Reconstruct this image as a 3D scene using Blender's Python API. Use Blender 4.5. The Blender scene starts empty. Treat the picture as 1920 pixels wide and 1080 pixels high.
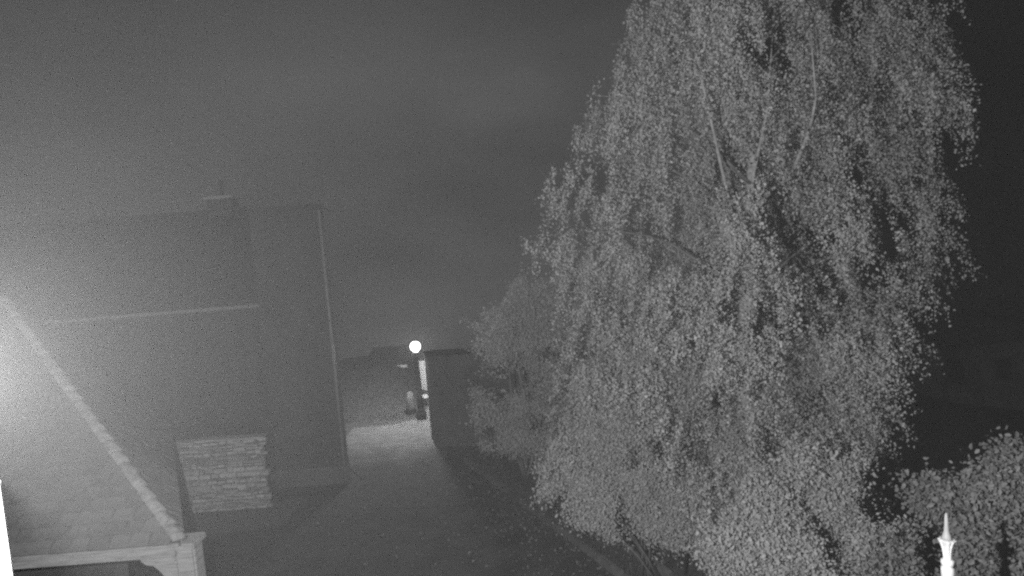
import bpy, bmesh, math, random
import numpy as np
from mathutils import Vector, Matrix

random.seed(7)
RNG = np.random.default_rng(11)
SC = bpy.context.scene
COL = SC.collection
R = math.radians

# ------------------------------------------------------------------ camera
CAM_H, PITCH, ROLL, FPX = 7.0, R(4.5), R(4.5), 1250.0
fwd = Vector((0, math.cos(PITCH), -math.sin(PITCH)))
rt0 = Vector((1, 0, 0)); up0 = Vector((0, math.sin(PITCH), math.cos(PITCH)))
rt = rt0 * math.cos(ROLL) - up0 * math.sin(ROLL)
up = up0 * math.cos(ROLL) + rt0 * math.sin(ROLL)
cam_d = bpy.data.cameras.new('camera'); cam = bpy.data.objects.new('camera', cam_d); COL.objects.link(cam)
M = Matrix((rt, up, -fwd)).transposed().to_4x4(); M.translation = (0, 0, CAM_H)
cam.matrix_world = M
cam_d.sensor_width = 36; cam_d.lens = FPX / 1920 * 36; cam_d.clip_start = .05; cam_d.clip_end = 1000
SC.camera = cam

# ------------------------------------------------------------------ world, moon, exposure
w = bpy.data.worlds.new('World'); SC.world = w; w.use_nodes = True
nt = w.node_tree; nt.nodes.clear()
out = nt.nodes.new('ShaderNodeOutputWorld'); bg = nt.nodes.new('ShaderNodeBackground')
sky = nt.nodes.new('ShaderNodeTexSky'); sky.sky_type = 'NISHITA'; sky.sun_disc = False
sky.sun_elevation = R(14); sky.sun_rotation = R(200); sky.altitude = 1600
bw = nt.nodes.new('ShaderNodeRGBToBW')
tc = nt.nodes.new('ShaderNodeTexCoord'); mp = nt.nodes.new('ShaderNodeMapping'); mp.inputs['Scale'].default_value = (1, 1, 2.2)
nz = nt.nodes.new('ShaderNodeTexNoise'); nz.inputs['Scale'].default_value = 1.7; nz.inputs['Detail'].default_value = 4
mr = nt.nodes.new('ShaderNodeMapRange'); mr.inputs['From Min'].default_value = .3; mr.inputs['From Max'].default_value = .72
mr.inputs['To Min'].default_value = .15; mr.inputs['To Max'].default_value = 2.0
mu = nt.nodes.new('ShaderNodeMath'); mu.operation = 'MULTIPLY'
L = nt.links.new
sx_ = nt.nodes.new('ShaderNodeSeparateXYZ'); cb_ = nt.nodes.new('ShaderNodeCombineXYZ'); mxn = nt.nodes.new('ShaderNodeMath'); mxn.operation = 'MAXIMUM'; mxn.inputs[1].default_value = .22
L(tc.outputs['Generated'], sx_.inputs[0]); L(sx_.outputs[0], cb_.inputs[0]); L(sx_.outputs[1], cb_.inputs[1]); L(sx_.outputs[2], mxn.inputs[0]); L(mxn.outputs[0], cb_.inputs[2]); L(cb_.outputs[0], sky.inputs[0])
L(sky.outputs[0], bw.inputs[0]); L(tc.outputs['Generated'], mp.inputs[0]); L(mp.outputs[0], nz.inputs['Vector'])
L(nz.outputs[0], mr.inputs[0]); L(bw.outputs[0], mu.inputs[0]); L(mr.outputs[0], mu.inputs[1])
L(mu.outputs[0], bg.inputs[0]); L(bg.outputs[0], out.inputs[0])
bg.inputs[1].default_value = .008                      # night: far below daylight
ml = bpy.data.lights.new('moon', 'SUN'); ml.energy = .01; ml.angle = R(10)
mo = bpy.data.objects.new('moon', ml); COL.objects.link(mo); mo.rotation_euler = (R(60), 0, R(200)); mo.location = (0, 0, 40)

# infrared floodlight on the camera's own wall, just beside it (its housing is built further down)
IR_POS = Vector((-1.02, 1.1, 6.84)); IR_AIM = Vector((3.4, 14, 8.2))
il = bpy.data.lights.new('infrared_beam', 'SPOT'); il.energy = 4600; il.spot_size = R(168); il.spot_blend = .3
il.shadow_soft_size = .045
ir = bpy.data.objects.new('infrared_beam', il); COL.objects.link(ir)
ir.location = IR_POS; ir.rotation_euler = (IR_AIM - IR_POS).to_track_quat('-Z', 'Y').to_euler()

SC.view_settings.view_transform = 'Standard'; SC.view_settings.look = 'None'
SC.view_settings.exposure = 0; SC.view_settings.gamma = 1; SC.view_settings.use_curve_mapping = False
SC.render.engine = 'CYCLES'
cy = SC.cycles
cy.use_denoising = False; cy.pixel_filter_type = 'BLACKMAN_HARRIS'; cy.filter_width = 2.4; cy.max_bounces = 5; cy.diffuse_bounces = 3; cy.glossy_bounces = 2
cy.transmission_bounces = 3; cy.transparent_max_bounces = 8; cy.volume_bounces = 0
cy.sample_clamp_indirect = 3; cy.sample_clamp_direct = 5

# ------------------------------------------------------------------ helpers
def U(px, py, D):
    """pixel of the 1920 x 1080 photograph -> point at depth D (world y)"""
    d = fwd + rt * ((px - 960) / FPX) + up * ((540 - py) / FPX)
    return Vector((0, 0, CAM_H)) + d * (D / d.y)
def G(px, py, z=0.0):
    d = fwd + rt * ((px - 960) / FPX) + up * ((540 - py) / FPX)
    return Vector((0, 0, CAM_H)) + d * ((z - CAM_H) / d.z)

def mat(name, v, var=.25, scale=6, rough=.85, bump=.15, detail=5, stretch=None, island=0, spec=.2, spread=.24):
    m = bpy.data.materials.new(name); m.use_nodes = True
    n = m.node_tree; b = n.nodes['Principled BSDF']
    b.inputs['Roughness'].default_value = rough; b.inputs['Specular IOR Level'].default_value = spec
    t = n.nodes.new('ShaderNodeTexCoord'); mpp = n.nodes.new('ShaderNodeMapping')
    if stretch: mpp.inputs['Scale'].default_value = stretch
    no = n.nodes.new('ShaderNodeTexNoise'); no.inputs['Scale'].default_value = scale; no.inputs['Detail'].default_value = detail
    no.inputs['Roughness'].default_value = .65
    mm = n.nodes.new('ShaderNodeMapRange')
    mm.inputs['From Min'].default_value = .25; mm.inputs['From Max'].default_value = .75
    mm.inputs['To Min'].default_value = v * (1 - var); mm.inputs['To Max'].default_value = v * (1 + var)
    n.links.new(t.outputs['Object'], mpp.inputs[0]); n.links.new(mpp.outputs[0], no.inputs['Vector'])
    n.links.new(no.outputs[0], mm.inputs[0])
    src = mm.outputs[0]
    if island:
        oi = n.nodes.new('ShaderNodeObjectInfo' if island == 'object' else 'ShaderNodeNewGeometry')
        m2 = n.nodes.new('ShaderNodeMapRange'); m2.inputs['To Min'].default_value = 1 - spread; m2.inputs['To Max'].default_value = 1 + spread
        n.links.new(oi.outputs['Random' if island == 'object' else 'Random Per Island'], m2.inputs[0])
        mx = n.nodes.new('ShaderNodeMath'); mx.operation = 'MULTIPLY'
        n.links.new(src, mx.inputs[0]); n.links.new(m2.outputs[0], mx.inputs[1]); src = mx.outputs[0]
    n.links.new(src, b.inputs['Base Color'])
    if bump:
        bp = n.nodes.new('ShaderNodeBump'); bp.inputs['Strength'].default_value = bump; bp.inputs['Distance'].default_value = .05
        n.links.new(no.outputs[0], bp.inputs['Height']); n.links.new(bp.outputs[0], b.inputs['Normal'])
    return m

def leaf_mat(name, v, trans=.35):
    m = bpy.data.materials.new(name); m.use_nodes = True
    n = m.node_tree; n.nodes.clear()
    o = n.nodes.new('ShaderNodeOutputMaterial'); g = n.nodes.new('ShaderNodeNewGeometry')
    mm = n.nodes.new('ShaderNodeMapRange'); mm.inputs['To Min'].default_value = v * .85; mm.inputs['To Max'].default_value = v * 1.15
    d = n.nodes.new('ShaderNodeBsdfDiffuse'); t = n.nodes.new('ShaderNodeBsdfTranslucent'); x = n.nodes.new('ShaderNodeMixShader')
    gl = n.nodes.new('ShaderNodeBsdfGlossy'); gl.inputs['Roughness'].default_value = .45; gl.inputs[0].default_value = (.8, .8, .8, 1)
    x2 = n.nodes.new('ShaderNodeMixShader'); x2.inputs[0].default_value = .012
    x.inputs[0].default_value = trans
    n.links.new(g.outputs['Random Per Island'], mm.inputs[0])
    n.links.new(mm.outputs[0], d.inputs[0]); n.links.new(mm.outputs[0], t.inputs[0])
    n.links.new(d.outputs[0], x.inputs[1]); n.links.new(t.outputs[0], x.inputs[2])
    n.links.new(x.outputs[0], x2.inputs[1]); n.links.new(gl.outputs[0], x2.inputs[2]); n.links.new(x2.outputs[0], o.inputs[0])
    return m

def emis(name, s):
    m = bpy.data.materials.new(name); m.use_nodes = True
    n = m.node_tree; n.nodes.clear()
    o = n.nodes.new('ShaderNodeOutputMaterial'); e = n.nodes.new('ShaderNodeEmission')
    e.inputs[0].default_value = (1, 1, 1, 1); e.inputs[1].default_value = s
    n.links.new(e.outputs[0], o.inputs[0]); return m

def tag(o, label=None, cat=None, group=None, kind=None):
    if label: o['label'] = label
    if cat: o['category'] = cat
    if group: o['group'] = group
    if kind: o['kind'] = kind
    return o
def link(name, me, m, parent=None, smooth=False):
    o = bpy.data.objects.new(name, me); COL.objects.link(o)
    if m and not me.materials: me.materials.append(m)
    if parent is not None:
        o.parent = parent; o.matrix_parent_inverse = Matrix.Translation(parent.location).inverted()
    if smooth: me.shade_smooth()
    return o
def empty(name, loc):
    o = bpy.data.objects.new(name, None); COL.objects.link(o); o.location = loc; o.empty_display_size = .2
    return o
def pyd(name, vs, fs, m, parent=None, smooth=False):
    me = bpy.data.meshes.new(name); me.from_pydata([tuple(v) for v in vs], [], fs); me.validate(); me.update()
    bm = bmesh.new(); bm.from_mesh(me); bmesh.ops.recalc_face_normals(bm, faces=bm.faces); bm.to_mesh(me); bm.free()
    return link(name, me, m, parent, smooth)
BOXF = [(0, 3, 2, 1), (4, 5, 6, 7), (0, 1, 5, 4), (1, 2, 6, 5), (2, 3, 7, 6), (3, 0, 4, 7)]
def prism(name, base, z0, z1, m, parent=None, bevel=0):
    """plan polygon extruded from z0 to z1 (z1 may be a list, one per corner)"""
    n = len(base); z1s = z1 if isinstance(z1, (list, tuple)) else [z1] * n
    vs = [(p[0], p[1], z0) for p in base] + [(p[0], p[1], z1s[i]) for i, p in enumerate(base)]
    fs = [tuple(range(n))[::-1], tuple(range(n, 2 * n))] + [(i, (i + 1) % n, n + (i + 1) % n, n + i) for i in range(n)]
    me = bpy.data.meshes.new(name); me.from_pydata(vs, [], fs)
    bm = bmesh.new(); bm.from_mesh(me); bmesh.ops.recalc_face_normals(bm, faces=bm.faces)
    if bevel: bmesh.ops.bevel(bm, geom=bm.edges[:], offset=bevel, segments=2, affect='EDGES')
    bm.to_mesh(me); bm.free()
    return link(name, me, m, parent)
def box(name, lo, hi, m, parent=None, bevel=0):
    return prism(name, [(lo[0], lo[1]), (hi[0], lo[1]), (hi[0], hi[1]), (lo[0], hi[1])], lo[2], hi[2], m, parent, bevel)
def tube_data(pts, rad, seg=8):
    vs, fs = [], []
    prev = None
    for i, p in enumerate(pts):
        a = pts[max(i - 1, 0)]; b = pts[min(i + 1, len(pts) - 1)]
        t = (Vector(b) - Vector(a)).normalized()
        if prev is None: prev = t.orthogonal().normalized()
        u_ = (prev - t * prev.dot(t)).normalized(); prev = u_; v_ = t.cross(u_)
        for k in range(seg):
            an = 2 * math.pi * k / seg
            vs.append(Vector(p) + (u_ * math.cos(an) + v_ * math.sin(an)) * rad[i])
    for i in range(len(pts) - 1):
        for k in range(seg):
            k2 = (k + 1) % seg
            fs.append((i * seg + k, i * seg + k2, (i + 1) * seg + k2, (i + 1) * seg + k))
    fs.append(tuple(range(seg))[::-1]); fs.append(tuple((len(pts) - 1) * seg + k for k in range(seg)))
    return vs, fs
def tube(name, pts, rad, m, parent=None, seg=8):
    vs, fs = tube_data(pts, rad, seg); return pyd(name, vs, fs, m, parent, True)
def lathe(name, prof, loc, m, parent=None, seg=24, flute=0, nfl=8, smooth=True):
    vs, fs = [], []
    for r, z in prof:
        for k in range(seg):
            an = 2 * math.pi * k / seg
            rr = r * (1 + flute * math.cos(nfl * an)) if flute else r
            vs.append((loc[0] + rr * math.cos(an), loc[1] + rr * math.sin(an), loc[2] + z))
    for i in range(len(prof) - 1):
        for k in range(seg):
            k2 = (k + 1) % seg
            fs.append((i * seg + k, i * seg + k2, (i + 1) * seg + k2, (i + 1) * seg + k))
    fs.append(tuple(range(seg))[::-1]); fs.append(tuple((len(prof) - 1) * seg + k for k in range(seg)))
    return pyd(name, vs, fs, m, parent, smooth)

def snoise(p, f, seed=0):
    """cheap smooth 3-D noise, about -1..1, vectorised"""
    r = np.random.default_rng(seed); s = np.zeros(len(p))
    for _ in range(7):
        k = r.normal(size=3); k /= np.linalg.norm(k)
        s += np.sin(p @ k * f * r.uniform(.6, 1.6) + r.uniform(0, 6.28))
    return s / 3.2

# ------------------------------------------------------------------ materials
M_ASPH = mat('worn_asphalt', .045, .75, 1.3, .95, .5, 8)
M_LANE = mat('pale_gravel_lane', .16, .4, 2.2, .95, .5, 9)
M_SOIL = mat('rough_grass_ground', .07, .6, 4, 1, .9, 9)
M_SLATE = mat('slate', .15, .3, 5, .75, .3, 6, island='object', spread=.13)
M_SLATE2 = mat('slate_course', .14, .3, 5, .75, .3, 6, island='mesh', spread=.13)
M_UNDER = mat('roof_batten_felt', .05, .2, 5)
M_HIP = mat('hip_tile', .19, .5, 7, .85, .5, 6, island='object')
M_OLDWOOD = mat('weathered_timber', .26, .45, 3, .85, .35, 7, (1, 1, 9))
M_BOARD = mat('dark_board', .05, .5, 4, .9, .4, 7, (6, 6, .6), island='object')
M_TRIM = mat('pale_gutter', .2, .2, 4, .6, .1)
M_RENDER = mat('grey_lime_render', .055, .4, 1.3, .95, .5, 9)
M_RENDER2 = mat('darker_render', .085, .45, 1.6, .95, .5, 9)
M_WHITE = mat('white_render', .8, .05, 6, .8, .1)
M_STONE = mat('rubble_stone', .36, .4, 9, .95, .7, 8, island='object')
M_MORTAR = mat('stone_mortar', .09, .3, 14, 1, .6)
M_ROOF = mat('old_roof_sheet', .04, .4, 2, .8, .3, 6, (1, 5, 5))
M_KERB = mat('kerb_stone', .11, .4, 5, .95, .6, 8, island='object')
M_BARK = mat('birch_bark', .32, .6, 5, .9, .5, 7, (1, 1, 3))
M_LIMB = mat('limb_bark', .17, .5, 6, .9, .4)
M_TWIG = mat('twig_bark', .16, .3, 9, .9, .2)
M_LEAF = leaf_mat('birch_leaf', .46)
M_LEAF2 = leaf_mat('shrub_leaf', .36)
M_LEAF3 = leaf_mat('hedge_leaf', .2)
M_LEAF4 = leaf_mat('dim_shrub_leaf', .4)
M_GRASS = leaf_mat('grass_blade', .11)
M_ZINC = mat('white_painted_metal', .62, .12, 9, .4, .1, spec=.5)
M_DARKM = mat('dark_metal', .03, .2, 9, .5, .05)
M_GLOBE = emis('lit_lamp_globe', 640)
M_SLAB = mat('pale_stone_slab', .55, .15, 5, .85, .2)
M_LED = mat('led_glass', .3, .05, 20, .2, 0)

# ------------------------------------------------------------------ the ground
def terrain(x, y):
    d = np.hypot(x, y - 8)
    z = np.zeros_like(d)
    z = z - np.clip((x - 7) * .22, 0, 6.5)                          # falls away to the right of the garden
    an = np.degrees(np.arctan2(x, y - 2))
    up_ = np.clip((an - 9) / 16, 0, 1); up_ = up_ * up_ * (3 - 2 * up_)    # mountainside on the right, open valley ahead and on the left
    t = np.clip((d - 30 - 14 * up_) / 100, 0, 1)
    z = z + up_ * 100 * t ** 1.1 - (1 - up_) * 60 * t ** .9 + t * 4 * np.sin(x * .07 + 1) * np.cos(y * .05)
    z = z + np.clip((d - 30) / 20, 0, 1) * .25 * np.sin(x * .5) * np.sin(y * .4)
    b = np.clip((y - 26.8) / 6, 0, 1) * np.clip((-4.2 - x) / 2.5, 0, 1)   # grass bank beyond the lamp
    return z + 1.0 * b * np.clip(1 - (y - 40) / 20, 0, 1)
n = 150
xs = np.concatenate([np.linspace(-150, -30, 40), np.linspace(-29, 29, 100), np.linspace(30, 150, 40)])
ys = np.concatenate([np.linspace(-60, -6, 14), np.linspace(-5, 45, 90), np.linspace(47, 170, 44)])
X, Y = np.meshgrid(xs, ys); Z = terrain(X, Y) - .012
nx = len(xs); ny = len(ys)
vs = np.stack([X.ravel(), Y.ravel(), Z.ravel()], 1)
fs = [(j * nx + i, j * nx + i + 1, (j + 1) * nx + i + 1, (j + 1) * nx + i) for j in range(ny - 1) for i in range(nx - 1)]
g = pyd('ground', vs, fs, M_SOIL, None, True); tag(g, 'dark rough ground rising into the surrounding hillside', 'ground', kind='structure')

def sheet(name, pts, z, m, label, cat):
    o = pyd(name, [(p[0], p[1], z) for p in pts], [tuple(range(len(pts)))], m)
    return tag(o, label, cat, kind='structure')
kA = G(905, 893); kB = G(1170, 1092)                                # line of the kerb
kd = (kB - kA).normalized()
kN = kB + kd * 7; kF = kA - kd * 3.2
sheet('road', [(-16, 1), (kN.x, 1), (kN.x, kN.y), (kA.x, kA.y), (kF.x, kF.y), (-2.75, 23.3), (-4.6, 23.3), (-4.75, 19.0), (-16, 19.0)],
      0, M_ASPH, 'dark worn asphalt road between the houses and the garden', 'road')
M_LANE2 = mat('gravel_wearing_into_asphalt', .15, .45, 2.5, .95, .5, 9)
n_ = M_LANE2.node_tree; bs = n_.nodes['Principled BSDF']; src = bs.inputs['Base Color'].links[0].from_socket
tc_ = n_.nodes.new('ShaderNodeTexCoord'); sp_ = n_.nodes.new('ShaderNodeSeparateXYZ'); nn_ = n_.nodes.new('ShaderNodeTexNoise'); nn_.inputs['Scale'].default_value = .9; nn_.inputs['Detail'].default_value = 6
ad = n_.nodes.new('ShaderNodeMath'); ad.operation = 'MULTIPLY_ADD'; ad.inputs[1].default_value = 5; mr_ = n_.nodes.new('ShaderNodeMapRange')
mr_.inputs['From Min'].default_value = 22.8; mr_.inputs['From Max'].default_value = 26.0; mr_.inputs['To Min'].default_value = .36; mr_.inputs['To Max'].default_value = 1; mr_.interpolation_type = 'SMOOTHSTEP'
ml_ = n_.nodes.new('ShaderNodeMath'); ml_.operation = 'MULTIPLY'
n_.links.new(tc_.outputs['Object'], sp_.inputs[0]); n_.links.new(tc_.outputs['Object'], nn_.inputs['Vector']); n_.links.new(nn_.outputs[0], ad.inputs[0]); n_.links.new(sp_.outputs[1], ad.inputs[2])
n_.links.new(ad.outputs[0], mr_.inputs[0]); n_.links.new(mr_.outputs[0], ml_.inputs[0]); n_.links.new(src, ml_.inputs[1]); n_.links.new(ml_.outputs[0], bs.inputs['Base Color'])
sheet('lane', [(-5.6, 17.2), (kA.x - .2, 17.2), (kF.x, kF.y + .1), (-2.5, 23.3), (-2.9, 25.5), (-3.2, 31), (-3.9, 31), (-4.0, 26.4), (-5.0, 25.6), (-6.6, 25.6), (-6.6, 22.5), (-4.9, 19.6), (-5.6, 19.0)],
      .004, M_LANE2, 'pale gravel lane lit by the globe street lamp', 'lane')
sheet('paving', [(-12, 16.6), (-6.4, 16.6), (-6.3, 18.45), (-12, 18.45)], .004, mat('concrete_paving', .1, .3, 3, .95, .4),
      'smooth concrete apron before the rubble stone wall', 'paving')

# kerb stones, one by one
perp = Vector((-kd.y, kd.x, 0))
def kerb_run(off, start, length, h, lab):
    root = empty('kerb', kA + perp * off + kd * start); tag(root, lab, 'kerb')
    s = start
    while s < start + length:
        l = random.uniform(.5, .85); a = kA + perp * off + kd * s
        wd = random.uniform(.11, .16); hh = h + random.uniform(-.03, .03); sk = random.uniform(-.02, .02)
        p = [a + perp * sk, a + kd * (l - .025) + perp * (sk * .3), a + kd * (l - .025) + perp * wd, a + perp * wd]
        prism('kerb_stone', [(q.x, q.y) for q in p], -.05, hh, M_KERB, root, .018)
        s += l
kerb_run(0, -1.5, 11, .13, 'low kerb of worn stones along the asphalt road edge')
kerb_run(.75, 2.0, 8, .2, 'raised edging of stones inside the garden under the birch')

# ------------------------------------------------------------------ timber house with a rendered wing
hx1 = U(513, 700, 20.2).x
house = empty('house', (-11, 21, 0)); tag(house, 'large dark boarded house with pale eave line and tall rendered wing', 'house')
ez = U(520, 572, 20.0).z
prism('wall', [(-24, 20.25), (hx1, 20.25), (hx1 * 25.6 / 20.25 - .4, 25.6), (-24, 25.6)], 0, ez, M_RENDER2, house)
bx = -23.9
bme = {}
while bx < hx1 - .1:
    bw_ = .27
    key = 'board'
    if key not in bme:
        o = box('board', (0, 0, 0), (bw_ - .02, .035, ez - .3), M_BOARD, house, .006); bme[key] = o.data
    else:
        o = link('board', bme[key], None, house)
    o.location = (bx, 20.205 + random.uniform(-.008, .008), .28)
    bx += bw_
rid_z = U(420, 398, 24.5).z
rx0, rx1 = -25, hx1 + .02
rb = rx1 * 24.5 / 19.75 - .1; rc = rx1 * 26 / 19.75 - .5; rz2 = rid_z - 1.0
roof = pyd('roof', [(rx0, 19.75, ez - .02), (rx1, 19.75, ez - .02), (rb, 24.5, rid_z), (rx0, 24.5, rid_z), (rx0, 26, rz2), (rc, 26, rz2),
                    (rx0, 19.75, ez + .1), (rx1, 19.75, ez + .1), (rb, 24.5, rid_z + .12), (rx0, 24.5, rid_z + .12), (rx0, 26, rz2 + .12), (rc, 26, rz2 + .12)],
           [(0, 1, 2, 3), (3, 2, 5, 4), (6, 9, 8, 7), (9, 10, 11, 8), (0, 6, 7, 1), (4, 5, 11, 10), (0, 3, 9, 6), (3, 4, 10, 9), (1, 7, 8, 2), (2, 8, 11, 5)], M_ROOF, house)
# standing seams of the roof
sx = rx0 + .4
sm = None
while sx < rb:
    if sm is None:
        so = tube('roof_seam', [Vector((0, 19.76, ez + .115)), Vector((0, 24.5, rid_z + .135))], [.022, .022], M_ROOF, roof, 5); sm = so.data
    else: so = link('roof_seam', sm, None, roof)
    so.location = (sx, 0, 0); sx += .62
tube('gutter', [Vector((rx0, 19.69, ez + .03)), Vector((rx1 - .02, 19.69, ez + .05))], [.06, .06], M_TRIM, house, 8)
c0 = U(398, 398, 24.5); c1 = U(440, 368, 24.5)
ch = box('chimney', (c0.x, 24.1, rid_z - .4), (c1.x, 24.9, c1.z - .08), M_RENDER, roof, .02)
box('chimney_cap', (c0.x - .08, 24.02, c1.z - .078), (c1.x + .08, 24.98, c1.z + .02), M_STONE, roof, .02)
tube('chimney_pot', [Vector(((c0.x + c1.x) / 2, 24.5, c1.z)), Vector(((c0.x + c1.x) / 2, 24.5, c1.z + .6))], [.09, .075], M_RENDER, roof, 10)
wx0, wx1 = hx1 + .003, G(657, 905).x
wt = U(600, 388, 19.6).z
wxb = wx1 * 27 / 19.55 - .5
wing = prism('wing_wall', [(wx0, 19.55), (wx1, 19.55), (wxb, 27), (wxb - 1.6, 27), (wx0, 21)], 0, wt, M_RENDER, house, .03)
prism('wing_coping', [(wx0 - .06, 19.47), (wx1 + .06, 19.47), (wxb + .05, 27.1), (wxb - 1.7, 27.1), (wx0 - .06, 21)], wt + .002, wt + .1, M_ROOF, house, .015)
box('plinth', (wx0 - .02, 19.49, 0), (wx1 + .03, 19.548, .55), M_RENDER2, house, .01)
tube('downpipe', [Vector((wx1 - .12, 19.5, .1)), Vector((wx1 - .12, 19.5, wt - .1))], [.045, .045], M_TRIM, house, 8)

# rubble stone outbuilding in front of it
sb = empty('stone_outbuilding', (-8, 18.8, 0))
tag(sb, 'small rubble stone outbuilding standing in front of the dark boarded house', 'outbuilding')
OD = 18.1; sl = U(240, 950, OD).x; sr = U(509, 940, OD).x; st = U(420, 824, OD).z
prism('wall_core', [(sl, OD), (sr - .03, OD), (sr * 20.15 / OD - .06, 20.15), (sl, 20.15)], 0, st - .04, M_MORTAR, sb)
z = .0
cnt = 0
while z < st - .04:
    h = random.choice((.06, .075, .09, .11, .15))
    if z + h > st: h = st - z
    x = sl
    while x < sr - .03:
        l = min(random.choice((.14, .2, .26, .34, .46)) * random.uniform(.8, 1.2), sr - x)
        if sr - (x + l) < .09: l = sr - x
        j = lambda a: random.uniform(-a, a)
        y0 = OD - random.uniform(.005, .1)
        jag = (random.uniform(-.1, .05) if x + l > sr - .01 else 0)
        x0, x1 = x + .006, x + l - .006 + jag
        zt = z + h - .006 + j(.02); zb = z + .006 + j(.012)
        inset = .015
        v = [(x0, (OD + .04), zb), (x1, (OD + .04), zb), (x1, (OD + .04), zt), (x0, (OD + .04), zt),
             (x0 + inset, y0 + j(.012), zb + inset), (x1 - inset, y0 + j(.012), zb + inset + j(.008)),
             (x1 - inset, y0 + j(.012), zt - inset), (x0 + inset, y0 + j(.012), zt - inset + j(.008))]
        pyd('stone', v, [(4, 5, 6, 7), (0, 1, 5, 4), (1, 2, 6, 5), (2, 3, 7, 6), (3, 0, 4, 7)], M_STONE, sb); cnt += 1
        x += l
    z += h
# flat lauze slabs on top
x = sl - .05
while x < sr - .06:
    l = min(random.uniform(.5, .8), sr + .02 - x)
    box('cap_slab', (x, OD - .09 + random.uniform(-.02, .02), st - .03 + random.uniform(0, .02)), (x + l - .015, OD + .3, st + random.uniform(-.01, .07)), M_STONE, sb, .012)
    x += l

# ------------------------------------------------------------------ wash house with the slate roof
wh = empty('wash_house', (-8, 11, 0)); tag(wh, 'open timber wash house under a low hipped slate roof with corner post', 'wash house')
C = U(338, 1016, 9.5); P = U(122, 722, 12.0); P.x = U(122, 722, 12.0).x
T = C + (P - C) * 1.85
hipd = (P - C)
e2 = Vector((C.x / C.y, 1, 0)); e2.x += .005
xl = -16.0
RE = C + e2 * 7.5
BL = Vector((xl, C.y, C.z)); TL = Vector((xl, T.y, T.z))
back = T + Vector((-.5, 4.5, 0)); bz = C.z
nf = Vector((0, -hipd.z, hipd.y)).normalized()
nr = e2.cross(hipd).normalized()
if nr.z < 0: nr = -nr
pyd('roof', [C, T, TL, BL, RE, Vector((xl, RE.y, C.z)), C - Vector((0, 0, .06)), BL - Vector((0, 0, .06)), RE - Vector((0, 0, .06)), Vector((xl, RE.y, C.z - .06))],
    [(3, 0, 1, 2), (0, 4, 1), (1, 4, 5, 2), (3, 7, 6, 0), (0, 6, 8, 4), (7, 9, 8, 6), (4, 8, 9, 5), (2, 5, 9, 7, 3)], M_UNDER, wh)
roofo = [c for c in wh.children if c.name.startswith('roof')][0]
# slates of the front slope
slope = Vector((0, hipd.y, hipd.z)); SL = slope.length; sd = slope / SL
EXPO, WID = .215, .3
rows = int(1.85 * SL / EXPO)
slv = None
singles, rest_v, rest_f = 0, [], []
def slate_mesh(wd, ln, th):
    th = .024
    vs = [(0, 0, 0), (wd, 0, 0), (wd, ln, 0), (0, ln, 0), (0.006, 0.0, th), (wd - .006, 0.0, th), (wd - .006, ln, th * .6), (.006, ln, th * .6)]
    return vs, BOXF
for k, wd in enumerate((.25, .28, .31, .22)):
    v, f = slate_mesh(wd, EXPO * 1.25, .014)
    me = bpy.data.meshes.new('slate'); me.from_pydata(v, [], f); me.update(); me.materials.append(M_SLATE)
    slv = (slv or []) + [(wd, me)]
Mf = Matrix((Vector((1, 0, 0)), sd, nf)).transposed()
pxof = lambda p: 960 + FPX * ((p - Vector((0, 0, CAM_H))).dot(rt) / (p - Vector((0, 0, CAM_H))).dot(fwd))
for r_ in range(rows):
    t = (r_ * EXPO - .05) / SL
    xe = C.x + hipd.x * (r_ + .5) * EXPO / SL
    x = xe - .02
    while x > xl + .3:
        wd, me = random.choice(slv); x -= wd + .012
        p = C + slope * t; p = Vector((x, p.y, p.z)) + nf * (.012 + random.uniform(0, .008))
        tilt = Matrix.Rotation(R(3.0), 3, 'X'); tw = Matrix.Rotation(random.uniform(-.02, .02), 3, 'Z')
        m3 = Mf @ tw @ tilt.inverted()
        p = p + nf * .016
        if pxof(p) > -40 and singles < 300:
            o = link('slate', me, None, roofo); o.matrix_parent_inverse = Matrix(); o.matrix_local = Matrix.Translation(p - wh.location * 0) @ m3.to_4x4()
            o.matrix_parent_inverse = roofo.matrix_local.inverted() if False else Matrix.Translation(-Vector((0, 0, 0)))
            singles += 1
        else:
            b0 = len(rest_v); v, f = slate_mesh(wd, EXPO * 1.25, .014)
            rest_v += [m3 @ Vector(q) + p for q in v]; rest_f += [tuple(i + b0 for i in q) for q in f]
# slates of the lane-side slope, seen at a glancing angle
e2n = e2.normalized(); up_r = (hipd - e2n * hipd.dot(e2n)); URL = up_r.length; ur = up_r / URL
Mr = Matrix((e2n, ur, nr)).transposed()
for r_ in range(int(1.85 * URL / EXPO)):
    s0 = hipd.dot(e2n) * (r_ + .5) * EXPO / URL
    s = s0 + .03
    s1 = (RE - C).length * (1 - (r_ * EXPO) / (1.85 * URL)) + 1.85 * hipd.dot(e2n) * (r_ * EXPO) / (1.85 * URL)
    while s < s1 - .2:
        wd = random.choice((.22, .25, .28, .31))
        p = C + e2n * s + ur * (r_ * EXPO - .04) + nr * (.028 + random.uniform(0, .008))
        b0 = len(rest_v); v, f = slate_mesh(wd, EXPO * 1.25, .014); m3 = Mr @ Matrix.Rotation(-R(3), 3, 'X')
        rest_v += [m3 @ Vector(q) + p for q in v]; rest_f += [tuple(i + b0 for i in q) for q in f]
        s += wd + .012
if rest_v:
    tag(pyd('slate_courses', rest_v, rest_f, M_SLATE2, roofo), kind='stuff')
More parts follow.
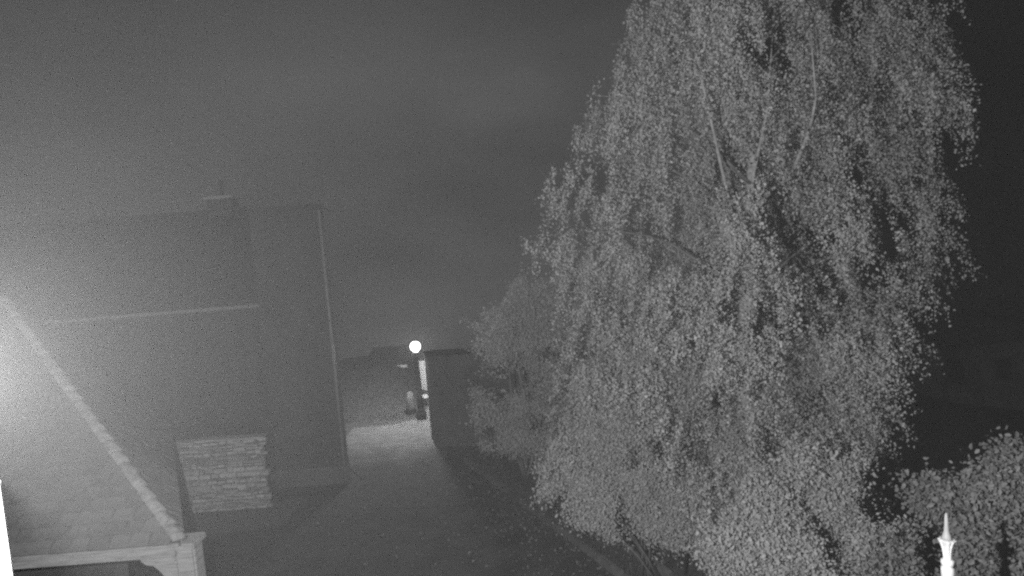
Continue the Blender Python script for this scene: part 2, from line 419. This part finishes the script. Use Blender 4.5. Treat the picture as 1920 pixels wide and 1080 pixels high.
# hip tiles
L_h = (T - C).length; hd = hipd.normalized(); nn = (nf + nr).normalized(); sidev = hd.cross(nn).normalized()
k = 0
s = .02
while s < L_h - .3:
    vs = []
    for (q, rr, lift) in ((s, .105, .055), (s + .36, .085, .03)):
        for a in range(7):
            an = math.pi * a / 6
            vs.append(C + hd * q + sidev * (rr * math.cos(an)) + nn * (rr * .75 * math.sin(an) + lift - .03))
    fsx = [(a, a + 1, a + 8, a + 7) for a in range(6)] + [tuple(range(7))]
    pyd('hip_tile', vs, fsx, M_HIP, roofo, True); s += .32
# fascia, post, bracket, wall
box('fascia', (xl, C.y + .02, C.z - .235), (C.x - .12, C.y + .1, C.z - .065), M_OLDWOOD, wh, .012)
box('eave_board', (xl, C.y - .03, C.z - .062), (C.x - .02, C.y + .12, C.z - .012), M_OLDWOOD, wh, .008)
pc = U(349, 1050, 9.62)
box('post', (pc.x - .15, 9.62, 0), (pc.x + .13, 9.92, C.z - .07), M_OLDWOOD, wh, .03)
box('post_head', (pc.x - .19, 9.545, C.z - .16), (pc.x + .17, 9.98, C.z - .066), M_OLDWOOD, wh, .02)
bp_ = [(0, 0), (-.56, 0), (-.52, -.09), (-.44, -.15), (-.36, -.155), (-.25, -.27), (-.14, -.44), (-.06, -.7), (0, -.95)]
bx0, bz0 = pc.x - .155, C.z - .24
nb = len(bp_)
pyd('bracket', [(bx0 + a, 9.64, bz0 + b) for a, b in bp_] + [(bx0 + a, 9.84, bz0 + b) for a, b in bp_],
    [tuple(range(nb)), tuple(range(nb, 2 * nb))[::-1]] + [(i, (i + 1) % nb, nb + (i + 1) % nb, nb + i) for i in range(nb)], M_OLDWOOD, wh)
box('bracket_cap', (bx0 - .33, 9.6, bz0 - .10), (bx0 - .002, 9.635, bz0 - .004), M_OLDWOOD, wh, .01)
prism('wall', [(xl, 10.6), (C.x - 1.5, 10.6), (C.x + e2.x * 6 - 1.4, 15.5), (xl, 15.5)], 0, C.z - .07, M_RENDER, wh)

# ------------------------------------------------------------------ white pier of the camera's own house and the floodlight
wp = U(27, 1080, 1.19)
pier = prism('white_pier', [(wp.x - 1.0, 1.19), (wp.x, 1.19), (wp.x * 1.4 / 1.19 - .05, 1.4), (wp.x - 1.0, 1.4)], 0, 6.63, M_WHITE, None, .003)
tag(pier, 'glaring white rendered pier close under the infrared floodlight', 'pier')
fl = empty('floodlight', IR_POS); tag(fl, 'small infrared floodlight on a bracket arm above the white rendered pier', 'floodlight')
hd_ = (IR_AIM - IR_POS).normalized()
Q = hd_.to_track_quat('Z', 'Y').to_matrix()
def ring(r, z): return [IR_POS + Q @ Vector((r * math.cos(a), r * math.sin(a), z)) for a in [i * math.pi / 8 for i in range(16)]]
vv = ring(.07, -.05) + ring(.07, -.14) + ring(.05, -.16)
pyd('housing', vv, [tuple(range(16))] + [(16 * j + i, 16 * j + (i + 1) % 16, 16 * j + 16 + (i + 1) % 16, 16 * j + 16 + i) for j in range(2) for i in range(16)] + [tuple(range(32, 48))], M_DARKM, fl)
tube('bracket_arm', [IR_POS + Q @ Vector((0, 0, -.15)), IR_POS + Vector((-.25, -.35, -.1)), Vector((-1.3, -.3, 6.7))], [.015] * 3, M_DARKM, fl, 8)
ownw = box('viewpoint_house', (-8, -3, 0), (6, -.3, 9), M_RENDER, None, .02); tag(ownw, 'plain rendered house that carries the infrared floodlight bracket', 'house')

# ------------------------------------------------------------------ the lane beyond: wall, street lamp, bench, far walls
A = G(818, 838); A = Vector((A.x, A.y, 0))
wt2 = U(803, 668, A.y + .6).z
gw = empty('garden_wall', A); tag(gw, 'tall dark rendered garden wall with its end lit beside the lane', 'wall')
prism('wall', [(A.x, A.y), (A.x + 6.5, A.y - 1.2), (A.x + 6.6, A.y - .7), (A.x + .35, A.y + 1.1), (A.x - .27, A.y + 1.0)], 0, wt2, M_RENDER2, gw)
prism('coping', [(A.x - .04, A.y - .05), (A.x + 6.5, A.y - 1.26), (A.x + 6.66, A.y - .64), (A.x + .38, A.y + 1.16), (A.x - .33, A.y + 1.05)], wt2 + .003, wt2 + .12, M_RENDER2, gw, .02)
lp = G(791, 786); LX = lp
lamp = empty('street_lamp', (lp.x, lp.y, 0)); tag(lamp, 'street lamp with one glowing round globe on a dark post', 'street lamp')
gz = U(775, 650, lp.y).z
pz = gz - .2
lathe('post', [(.2, 0), (.2, .25), (.15, .3), (.13, .8), (.15, .83), (.12, .88), (.075, pz - .1), (.1, pz - .06), (.12, pz - .02), (.06, pz)], (lp.x, lp.y, 0), M_DARKM, lamp, 14)
bm = bmesh.new(); bmesh.ops.create_uvsphere(bm, u_segments=20, v_segments=14, radius=.205); me = bpy.data.meshes.new('globe'); bm.to_mesh(me); bm.free()
gl_ = link('globe', me, M_GLOBE, lamp, True); gl_.matrix_parent_inverse = Matrix(); gl_.location = (0, 0, gz)
lathe('finial', [(.07, 0), (.05, .03), (.015, .06), (.005, .14)], (lp.x, lp.y, gz + .2), M_DARKM, lamp, 10)
# stone post beside it
s0 = G(771, 776)
sp = lathe('stone_bollard', [(.2, 0), (.19, .3), (.16, .6), (.13, .85), (.06, .93)], (s0.x, s0.y, 0), M_KERB, None, 9, .12, 3)
tag(sp, 'rough stone bollard standing at the foot of the street lamp', 'bollard')
# white gate post beside the wall end
gp = U(806, 700, 28.2)
gpo = empty('gate_post', (gp.x, 28.2, 0)); tag(gpo, 'slim white gate post gleaming beside the garden wall end', 'gate post')
gpz = U(803, 676, 28.2).z
box('post', (gp.x - .09, 28.11, 0), (gp.x + .09, 28.29, gpz), M_WHITE, gpo, .015)
lathe('cap', [(.1, 0), (.1, .03), (.06, .05), (.09, .1), (.1, .15), (.07, .21), (.02, .24)], (gp.x, 28.2, gpz + .003), M_WHITE, gpo, 14)
# bench
b0 = G(787, 764); b1 = G(812, 764)
bn = empty('bench', (b0.x, b0.y, 0)); tag(bn, 'stone bench with a pale slab seat behind the street lamp', 'bench')
box('seat', (b0.x - .02, b0.y, .36), (b1.x, b0.y + .45, .45), M_SLAB, bn, .015)
box('leg', (b0.x + .1, b0.y + .06, 0), (b0.x + .22, b0.y + .4, .358), M_RENDER2, bn)
box('leg', (b1.x - .25, b0.y + .06, 0), (b1.x - .1, b0.y + .4, .358), M_RENDER2, bn)
# low white wall behind
f0 = U(789, 745, 31); f1 = U(850, 745, 31)
fw = empty('low_wall', (f0.x, 31, 0)); tag(fw, 'low pale rendered wall lit at the end of the lane', 'wall')
box('wall', (f0.x, 31, -.1), (f1.x, 31.35, U(790, 676, 31).z), mat('pale_render', .5, .15, 2), fw, .02)
box('coping', (f0.x - .02, 30.94, U(790, 676, 31).z + .002), (f1.x, 31.4, U(790, 676, 31).z + .07), M_KERB, fw, .01)
q0 = U(688, 690, 34); q1 = U(757, 690, 34)
sh = empty('field_shed', ((q0.x + q1.x) / 2, 34.5, 0)); tag(sh, 'low shed with a pale eave on the bank beyond the lamp', 'shed')
box('wall', (q0.x, 34.3, .5), (q1.x, 36.5, q0.z - .15), M_RENDER, sh)
pyd('roof', [(q0.x - .2, 34, q0.z - .1), (q1.x + .2, 34, q0.z - .1), (q1.x + .2, 36.8, q0.z + .5), (q0.x - .2, 36.8, q0.z + .5),
             (q0.x - .2, 34, q0.z), (q1.x + .2, 34, q0.z), (q1.x + .2, 36.8, q0.z + .6), (q0.x - .2, 36.8, q0.z + .6)], BOXF, M_ROOF, sh)
box('eave_board', (q0.x - .2, 33.95, q0.z - .12), (q1.x + .2, 33.995, q0.z + .02), M_SLAB, sh)

# far house down the slope on the right
fh = U(1850, 700, 34); gzz = float(terrain(np.array([fh.x]), np.array([34.0]))[0]) - .3
h2 = empty('far_house', (fh.x, 34, gzz)); tag(h2, 'dim far house with a gable roof and pale gable band beyond the hedge', 'house')
a0 = U(1765, 650, 34); a1 = U(1960, 650, 34); rz = U(1842, 602, 34).z
box('wall', (a0.x, 34, gzz - 1), (a1.x + 2, 41, a0.z), M_RENDER2, h2)
mx_ = U(1850, 602, 34).x
pyd('roof', [(a0.x - .4, 33.6, a0.z + .01), (a1.x + 2.4, 33.6, a0.z + .01), (a1.x + 2.4, 41.4, a0.z + .01), (a0.x - .4, 41.4, a0.z + .01), (mx_, 33.6, rz), (mx_ + 1.5, 33.6, rz), (mx_ + 1.5, 41.4, rz), (mx_, 41.4, rz)],
    BOXF, M_ROOF, h2)
c_ = U(1842, 640, 33.9); d_ = U(1925, 662, 33.9)
box('gable_band', (c_.x, 33.9, a0.z - .75), (a1.x + 1.8, 33.99, a0.z - .02), M_KERB, h2)
for px_ in (1790, 1880):
    q = U(px_, 690, 34); wv = box('window', (q.x - .4, 33.95, q.z - .6), (q.x + .4, 33.992, q.z + .5), M_DARKM, h2)
    box('frame', (q.x - .46, 33.93, q.z - .66), (q.x + .46, 33.948, q.z - .6), M_RENDER, wv)

# ------------------------------------------------------------------ ornate pole with spike finial
fp = U(1776, 1040, 5.6)
pl = empty('ornate_pole', (fp.x, 5.6, 0)); tag(pl, 'bright white metal pole with fluted cap and pointed spike in front of the hedge', 'pole')
s = 5.6 / FPX
zc = U(1776, 1048, 5.6).z
lathe('shaft', [(.07, 0), (.07, .4), (.045, .5), (.045, zc - .62), (.055, zc - .5), (.04, zc - .42), (.052, zc - .33), (.055, zc - .25), (.04, zc - .2), (.05, zc - .185), (.053, zc - .12), (.051, zc - .075), (.041, zc - .06), (.049, zc - .05), (.052, zc - .03), (.049, zc - .008), (.03, zc)], (fp.x, 5.6, 0), M_ZINC, pl, 20)
lathe('fluted_cap', [(.029, 0), (.031, .04), (.038, .09), (.05, .135), (.063, .165), (.066, .172), (.05, .178)], (fp.x, 5.6, zc + .002), M_ZINC, pl, 48, .08, 10, False)
lathe('spike', [(.045, 0), (.034, .03), (.022, .07), (.017, .12), (.014, .19), (.009, .215), (.002, .235)], (fp.x, 5.6, zc + .182), mat('spike_zinc', .3, .2, 12, .5, .1), pl, 14)

# thin fence post under the birch
q = G(1286, 1078)
stake = tube('stake', [Vector((q.x, q.y, -.05)), Vector((q.x + .01, q.y, 1.05))], [.022, .018], M_DARKM, None, 7)
tag(stake, 'thin dark stake standing upright in the garden under the shrubs', 'stake')

# ------------------------------------------------------------------ foliage
def leaves_mesh(name, c, size, m, parent, droop=.3, broad=.62, hexa=False, face=None):
    """one small bent blade per centre"""
    n = len(c)
    nrm = RNG.normal(size=(n, 3)); nrm[:, 2] += .3; nrm += np.array([-.15, -.95, .1])      # blades turned towards the open side of the garden
    if face is not None: nrm += face
    nrm /= np.linalg.norm(nrm, axis=1)[:, None]
    d = RNG.normal(size=(n, 3)); d[:, 2] -= droop * 2.2
    d -= nrm * (d * nrm).sum(1)[:, None]; d /= np.linalg.norm(d, axis=1)[:, None]
    sd_ = np.cross(nrm, d)
    s = (size * np.clip(RNG.lognormal(-.1, .33, n), .4, 1.7))[:, None]
    if hexa:
        pts = [c, c + d * s * .3 + sd_ * s * broad * .45 + nrm * s * .08, c + d * s * .68 + sd_ * s * broad * .38 + nrm * s * .05, c + d * s - nrm * s * .1,
               c + d * s * .68 - sd_ * s * broad * .38 + nrm * s * .05, c + d * s * .3 - sd_ * s * broad * .45 + nrm * s * .08]
    else:
        pts = [c, c + d * s * .45 + sd_ * s * broad * .5, c + d * s - nrm * s * .12, c + d * s * .45 - sd_ * s * broad * .5]
    k = len(pts)
    v = np.stack(pts, 1).reshape(-1, 3)
    me = bpy.data.meshes.new(name)
    me.vertices.add(n * k); me.vertices.foreach_set('co', v.ravel().astype(np.float32))
    if hexa:
        loops = (np.arange(n)[:, None] * k + np.array([0, 1, 2, 3, 0, 3, 4, 5])[None]).ravel(); per = 2
    else:
        loops = (np.arange(n)[:, None] * k + np.array([0, 1, 2, 3])[None]).ravel(); per = 1
    me.loops.add(len(loops)); me.loops.foreach_set('vertex_index', loops.astype(np.int32))
    me.polygons.add(n * per); me.polygons.foreach_set('loop_start', np.arange(0, n * per * 4, 4, dtype=np.int32))
    me.polygons.foreach_set('loop_total', np.full(n * per, 4, dtype=np.int32))
    me.update(calc_edges=True)
    return link(name, me, m, parent)

# --- weeping birch
DB = 14.0
base = G(1378, 1010); base = Vector((U(1378, 1010, DB).x, DB, 0))
tp = [(1378, 1012), (1384, 830), (1398, 600), (1408, 430), (1412, 300), (1400, 190), (1392, 60), (1398, -120), (1405, -300)]
tw_ = [.21, .185, .165, .15, .12, .085, .06, .035, .012]
tpts = [Vector((U(a, b, DB).x, DB, max(U(a, b, DB).z, -.05))) for a, b in tp]; tpts[0].z = -.1
birch = empty('birch_tree', (base.x, DB, 0)); tag(birch, 'tall weeping birch tree with pale trunk and hanging leafy branches', 'tree')
tube('trunk', tpts, tw_, M_BARK, birch, 12)
def trunk_at(z):
    for a, b in zip(tpts, tpts[1:]):
        if a.z <= z <= b.z: return a.lerp(b, (z - a.z) / (b.z - a.z))
    return tpts[-1].copy()
zrow = lambda y: U(1400, y, DB).z
Lp = [(-330, 40), (-200, 120), (-100, 150), (0, 175), (60, 210), (130, 205), (170, 250), (200, 300), (290, 325), (330, 365), (365, 405), (440, 395), (500, 355), (560, 345), (620, 335), (700, 345), (780, 340), (850, 330), (930, 260)]
Rp = [(-330, 40), (-200, 150), (-100, 230), (0, 285), (100, 315), (170, 345), (250, 335), (330, 305), (390, 350), (470, 345), (520, 315), (600, 300), (650, 255), (700, 215), (780, 215), (840, 190), (930, 120)]
ppm = FPX / DB
def prof(tab, z):
    zs = [zrow(y) for y, _ in tab][::-1]; es = [e / ppm for _, e in tab][::-1]
    return np.interp(z, zs, es)
NC = 1150
def crown_pts(n_):
    zz = RNG.uniform(zrow(930), zrow(-330), n_); ph = RNG.uniform(0, 2 * np.pi, n_); rr = RNG.uniform(0, 1, n_) ** .45
    cx, sy = np.cos(ph), np.sin(ph); el = prof(Lp, zz); er = prof(Rp, zz)
    ext = np.where(cx < 0, el, er); dep = np.minimum((el + er) / 2, 3.1)
    tx = np.array([trunk_at(z).x for z in zz])
    return np.stack([rr * cx * ext, rr * sy * dep, zz], 1), tx, rr
O, tx, rr = crown_pts(NC)
Pc = np.stack([tx + O[:, 0], DB + O[:, 1], O[:, 2]], 1)
clump = snoise(Pc, 1.9, 3) + .5 * snoise(Pc, 4.1, 5)
keep = clump > -.7 + .35 * (rr > .85)
thin = (O[:, 0] > .3) & (O[:, 2] < zrow(420)) & (O[:, 2] > zrow(640)) & (RNG.uniform(0, 1, NC) < .4)   # see-through part right of the trunk
keep &= ~thin
keep &= ~((np.abs(O[:, 0]) < .4) & (O[:, 1] < .3) & (O[:, 2] < zrow(330)) & (RNG.uniform(0, 1, NC) < .8))
Pc = Pc[keep]; O = O[keep]
rep_ = RNG.integers(5, 12, len(Pc))
P0 = np.repeat(Pc, rep_, 0); off = RNG.normal(size=(len(P0), 3)) * np.array([.2, .2, .16]); P0 = P0 + off
ox = np.repeat(O[:, 0], rep_) + off[:, 0]; oy = np.repeat(O[:, 1], rep_) + off[:, 1]
nT = len(P0)
outd = np.stack([ox, oy, np.zeros(nT)], 1); outd /= (np.linalg.norm(outd, axis=1)[:, None] + 1e-6)
Lt = RNG.uniform(.3, .95, nT) * np.where(ox > 0, 1.25, .85)
per = 64
tt = RNG.uniform(0, 1, (nT, per)); jx = RNG.normal(size=(nT, per, 3)) * .05
drift = RNG.normal(size=(nT, 3)) * .22; drift[:, 2] = 0
pts = P0[:, None, :] + (outd * .28 + drift)[:, None, :] * (tt * Lt[:, None])[:, :, None] + np.array([0, 0, -1.0])[None, None] * ((tt ** 1.4) * Lt[:, None])[:, :, None] + jx
pts[:, :, 2] += .1
lc = pts.reshape(-1, 3)
tz = np.array([p_.z for p_ in tpts]); txx = np.array([p_.x for p_ in tpts])
near_trunk = (np.abs(lc[:, 0] - np.interp(lc[:, 2], tz, txx)) < .2) & (lc[:, 1] < DB) & (lc[:, 2] < zrow(340)) & (RNG.uniform(0, 1, len(lc)) < .72)
lc = lc[~near_trunk]                                                # the trunk's lower half stands clear of leaves
tag(leaves_mesh('crown', lc, .043, M_LEAF, birch, .5, .72), kind='stuff')
# hanging twigs
tv, tf = [], []
for i in range(0, nT, 3):
    ts = np.linspace(0, 1, 4)
    q = [Vector(P0[i] + (outd[i] * .28 + drift[i]) * (t_ * Lt[i]) + np.array([0, 0, .1 - (t_ ** 1.4) * Lt[i]])) for t_ in ts]
    v, f = tube_data(q, [.006, .005, .004, .002], 3); b_ = len(tv); tv += v; tf += [tuple(k_ + b_ for k_ in ff) for ff in f]
me = bpy.data.meshes.new('twigs'); me.from_pydata([tuple(v) for v in tv], [], tf); me.update()
tag(link('twigs', me, M_TWIG, birch), kind='stuff')
# limbs: one seen clearly in the photograph, the others spread through the crown
def limb(pp, r0, r1=.012):
    pp = [Vector(p_) for p_ in pp]; n_ = len(pp)
    tube('limb', pp, [r0 + (r1 - r0) * i / (n_ - 1) for i in range(n_)], M_LIMB if r0 < .044 else M_BARK, birch, 8)
limb([U(1412, 395, DB), U(1450, 352, DB - .3), U(1487, 318, DB - .8), U(1508, 270, DB - 1.3), U(1522, 225, DB - 1.7), U(1530, 185, DB - 2.0), U(1520, 60, DB - 2.1)], .055)
limb([U(1400, 500, DB), U(1372, 400, DB - .5), U(1345, 280, DB - 1.3), U(1325, 190, DB - 1.8), U(1305, 100, DB - 2.1)], .045)
limb([U(1405, 470, DB), U(1412, 330, DB - .6), U(1440, 200, DB - 1.2), U(1448, 70, DB - 1.5)], .045)
for i in range(18):
    z0 = random.uniform(zrow(760), zrow(-150)); a = random.uniform(0, 6.28) if i % 3 else random.choice((0, math.pi)) + random.uniform(-.5, .5)
    s_ = trunk_at(z0); e_ = float(prof(Rp if math.cos(a) > 0 else Lp, np.array([z0]))[0]) * .85
    ey = min(e_, 2.9)
    pp = []
    for t_ in np.linspace(0, 1, 7):
        pp.append(s_ + Vector((math.cos(a) * e_ * t_ + .05 * math.sin(t_ * 9 + i), math.sin(a) * ey * t_ + .05 * math.cos(t_ * 7 + i), e_ * (.95 * t_ - .45 * t_ ** 2.2))))
    limb(pp, random.uniform(.024, .042), .006)

# --- shrubs
def shrub(name, label, cat, D, lobes, leaf, nl, m, base_px, group=None, hexa=True, gap=-.55, stems=7, depth=.9, single=0, seed=1, trunk_r=.03, tree=False):
    """lobes: (px, py, rx px, ry px, depth offset) as masses of leaf clumps"""
    root_p = U(base_px, 900, D); gz_ = float(terrain(np.array([root_p.x]), np.array([D]))[0])
    root = empty(name, (root_p.x, D, gz_)); tag(root, label, cat, group)
    cs = []
    area = sum(a[2] * a[3] for a in lobes)
    for (px_, py_, rx_, ry_, dz_) in lobes:
        DD = D + dz_; c = U(px_, py_, DD); sx_, sz_ = rx_ * DD / FPX, ry_ * DD / FPX; dy_ = min(sx_, sz_) * depth
        k_ = max(12, int(nl / 90 * rx_ * ry_ / area))
        v = RNG.normal(size=(k_, 3)); v /= np.linalg.norm(v, axis=1)[:, None]; v *= (RNG.uniform(0, 1, k_) ** .35)[:, None]
        cs.append(np.array(c)[None] + v * np.array([sx_, dy_, sz_])[None])
    cs = np.concatenate(cs); f_ = 2.6
    kp = snoise(cs, f_, seed) + .5 * snoise(cs, f_ * 2.4, seed + 1) > gap
    cs = cs[kp]; cs = cs[cs[:, 2] > gz_ + .1]
    n_ = len(cs); kk = 90
    lp_ = (cs[:, None, :] + RNG.normal(size=(n_, kk, 3)) * np.array([1, 1, .8])[None, None] * (.04 + leaf * 1.55)).reshape(-1, 3)
    lp_ = lp_[lp_[:, 2] > gz_ + .05]
    sh_ = cs[RNG.permutation(n_)[:max(30, n_ // 6)]]                 # young shoots sticking out of the mass
    sd2 = RNG.normal(size=sh_.shape) * np.array([.7, .5, .4]) + np.array([0, -.1, .75]); sd2 /= np.linalg.norm(sd2, axis=1)[:, None]
    t2 = RNG.uniform(.1, 1, (len(sh_), 24)) * RNG.uniform(.25, .75, len(sh_))[:, None]
    sp2 = (sh_[:, None] + sd2[:, None] * t2[:, :, None] + RNG.normal(size=(len(sh_), 24, 3)) * leaf * .5).reshape(-1, 3)
    lp_ = np.concatenate([lp_, sp2])
    tag(leaves_mesh('crown' if tree else 'foliage', lp_, leaf, m, root, .25, .66, hexa), kind='stuff')
    order = RNG.permutation(n_)[:stems]
    for j_, i_ in enumerate(order):
        e_ = Vector(cs[i_]); b_ = Vector((root_p.x + random.uniform(-.25, .25) * (0 if tree else 1), D + random.uniform(-.2, .2) * (0 if tree else 1), gz_ - .08))
        mid = b_.lerp(e_, .5) + Vector((random.uniform(-.15, .15), random.uniform(-.1, .1), .25))
        if tree and j_ == 0: nm, r_ = 'trunk', trunk_r
        else: nm, r_ = ('limb' if tree else 'stem'), trunk_r * .6
        if tree and j_ == 0: e_ = Vector((root_p.x, D, cs[:, 2].max() - .4)); mid = b_.lerp(e_, .5) + Vector((.1, 0, 0))
        q_ = [b_, b_.lerp(mid, .5) + Vector((.03, 0, .05)), mid, mid.lerp(e_, .55) + Vector((-.03, .02, .03)), e_]
        tube(nm, q_, [r_, r_ * .85, r_ * .6, r_ * .4, r_ * .2], M_TWIG, root, 6)
    if single:                                                      # the big leaves that can be told apart
        front = cs[np.argsort(cs[:, 1])[:max(single // 2, 1)]]
        s = leaf * 1.15
        v = [(0, 0, 0), (.3 * s, .36 * s, .08 * s), (.68 * s, .31 * s, .05 * s), (s, 0, -.1 * s), (.68 * s, -.31 * s, .05 * s), (.3 * s, -.36 * s, .08 * s)]
        me_ = bpy.data.meshes.new('leaf'); me_.from_pydata(v, [], [(0, 1, 2, 3), (0, 3, 4, 5)]); me_.update(); me_.materials.append(m)
        for i_ in range(single):
            p_ = front[i_ % len(front)] + RNG.normal(size=3) * leaf * 1.6 + np.array([0, -leaf, 0])
            o_ = link('leaf', me_, None, root); o_.matrix_parent_inverse = Matrix.Translation(root.location).inverted()
            o_.location = p_; o_.rotation_euler = (R(90) + random.uniform(-.7, .7), random.uniform(0, 6.28), random.uniform(-.6, .6))
    return root
shrub('slender_tree', 'dim slender leafy tree between the garden wall and the birch', 'tree', 18.5,
      [(975, 560, 55, 62, 0), (950, 660, 62, 90, 0), (1000, 640, 70, 110, .5), (945, 780, 62, 90, -.3), (1010, 780, 80, 100, 0), (985, 860, 60, 50, -.5), (1065, 600, 55, 90, -.6), (1070, 740, 65, 110, -.9), (1040, 850, 60, 60, -1)], .05, 90000, M_LEAF4, 985, seed=21, trunk_r=.07, tree=True, gap=-.15)
shrub('hazel_shrub', 'broad hazel shrub spreading low over the kerb below the birch', 'shrub', 12.6,
      [(1130, 760, 95, 75, .3), (1220, 720, 110, 90, .6), (1090, 860, 85, 70, 0), (1200, 850, 120, 90, 0), (1090, 935, 85, 55, -.6), (1190, 950, 110, 62, -.8), (1290, 900, 80, 90, -.2), (1290, 985, 70, 40, -.9)],
      .044, 165000, M_LEAF2, 1210, seed=31, gap=-.08)
shrub('elder_shrub', 'upright leafy shrub wrapped round the lower birch trunk', 'shrub', 12.0,
      [(1390, 880, 55, 100, .2), (1490, 720, 110, 90, 1.2), (1530, 780, 80, 62, 1.0), (1450, 800, 60, 80, .6), (1360, 1000, 60, 70, -.2)], .044, 66000, M_LEAF2, 1400, seed=41, gap=-.1)
shrub('round_bush', 'dense rounded bush, the brightest foliage, beside the tall hedge', 'shrub', 9.4,
      [(1500, 930, 100, 95, 0), (1600, 930, 75, 85, .1), (1430, 1030, 110, 80, -.3), (1540, 1050, 130, 90, -.5), (1640, 1030, 70, 90, -.1)], .046, 120000, M_LEAF2, 1530, seed=51, gap=-.2, single=150)
shrub('hedge_bush', 'large leaved dark hedge bush just behind the ornate pole', 'hedge', 8.0,
      [(1720, 960, 80, 62, .2), (1800, 960, 75, 55, .4), (1690, 905, 32, 40, .2), (1760, 1060, 130, 75, 0), (1850, 1040, 80, 80, .1)], .055, 52000, M_LEAF3, 1760, seed=61, gap=-.1, single=150)
shrub('hedge_bush', 'taller large leaved hedge bush at the end of the hedge past the ornate pole', 'hedge', 7.6,
      [(1895, 930, 60, 70, 0), (1940, 900, 70, 70, .1), (1930, 1020, 90, 90, 0)], .055, 36000, M_LEAF3, 1920, seed=71, gap=-.15, single=120)

# --- grass tufts and ground cover along the kerb and on the lane bank
gc = []
for _ in range(5200):
    s_ = random.uniform(-1, 9); o_ = abs(random.gauss(.15, .8)) + .14
    p_ = kA + kd * s_ + perp * o_
    gc.append((p_.x, p_.y, 0))
for _ in range(2600):
    x_ = random.uniform(-7.5, -4.1); y_ = random.uniform(26.3, 33)
    gc.append((x_, y_, float(terrain(np.array([x_]), np.array([y_]))[0])))
gc = np.array(gc); nG = len(gc)
hgt = RNG.uniform(.06, .2, nG)[:, None]; an = RNG.uniform(0, 6.28, nG)
wv = np.stack([np.cos(an), np.sin(an), np.zeros(nG)], 1) * .012; ln = RNG.normal(size=(nG, 3)) * .05; ln[:, 2] = 0
v = np.stack([gc - wv, gc + wv, gc + ln + np.array([0, 0, 1.0]) * hgt], 1).reshape(-1, 3)
me = bpy.data.meshes.new('grass'); me.from_pydata(v.tolist(), [], [(3 * i, 3 * i + 1, 3 * i + 2) for i in range(nG)]); me.update()
tag(link('grass', me, M_GRASS), 'rough grass growing inside the kerb and on the lane bank', 'grass', kind='stuff')

fc = []
for _ in range(2600):
    s_ = random.uniform(-3, 10); o_ = random.gauss(-.15, .9)
    if random.random() < .25: o_ = random.uniform(-5, 0)
    p_ = kA + kd * s_ + perp * o_
    if -.01 < o_ < .17: continue
    fc.append((p_.x, p_.y, .012))
tag(leaves_mesh('fallen_leaves', np.array(fc), .06, leaf_mat('fallen_leaf', .2), None, 0), 'fallen leaves scattered on the asphalt and along the kerb', 'leaves', kind='stuff')

# ------------------------------------------------------------------ night haze
hz = box('haze', (-151, -61, -75), (151, 172, 118), None)
mh = bpy.data.materials.new('haze_air'); mh.use_nodes = True; n = mh.node_tree; n.nodes.clear()
o = n.nodes.new('ShaderNodeOutputMaterial'); v = n.nodes.new('ShaderNodeVolumePrincipled')
v.inputs['Color'].default_value = (.95, .95, .95, 1); v.inputs['Density'].default_value = .00112; v.inputs['Anisotropy'].default_value = .0
n.links.new(v.outputs[0], o.inputs['Volume']); hz.data.materials.append(mh)
tag(hz, 'thin night mist filling the air of the whole village scene', 'haze', kind='stuff')
print('STONES', cnt, 'SLATES', singles, 'LEAVES', len(lc))
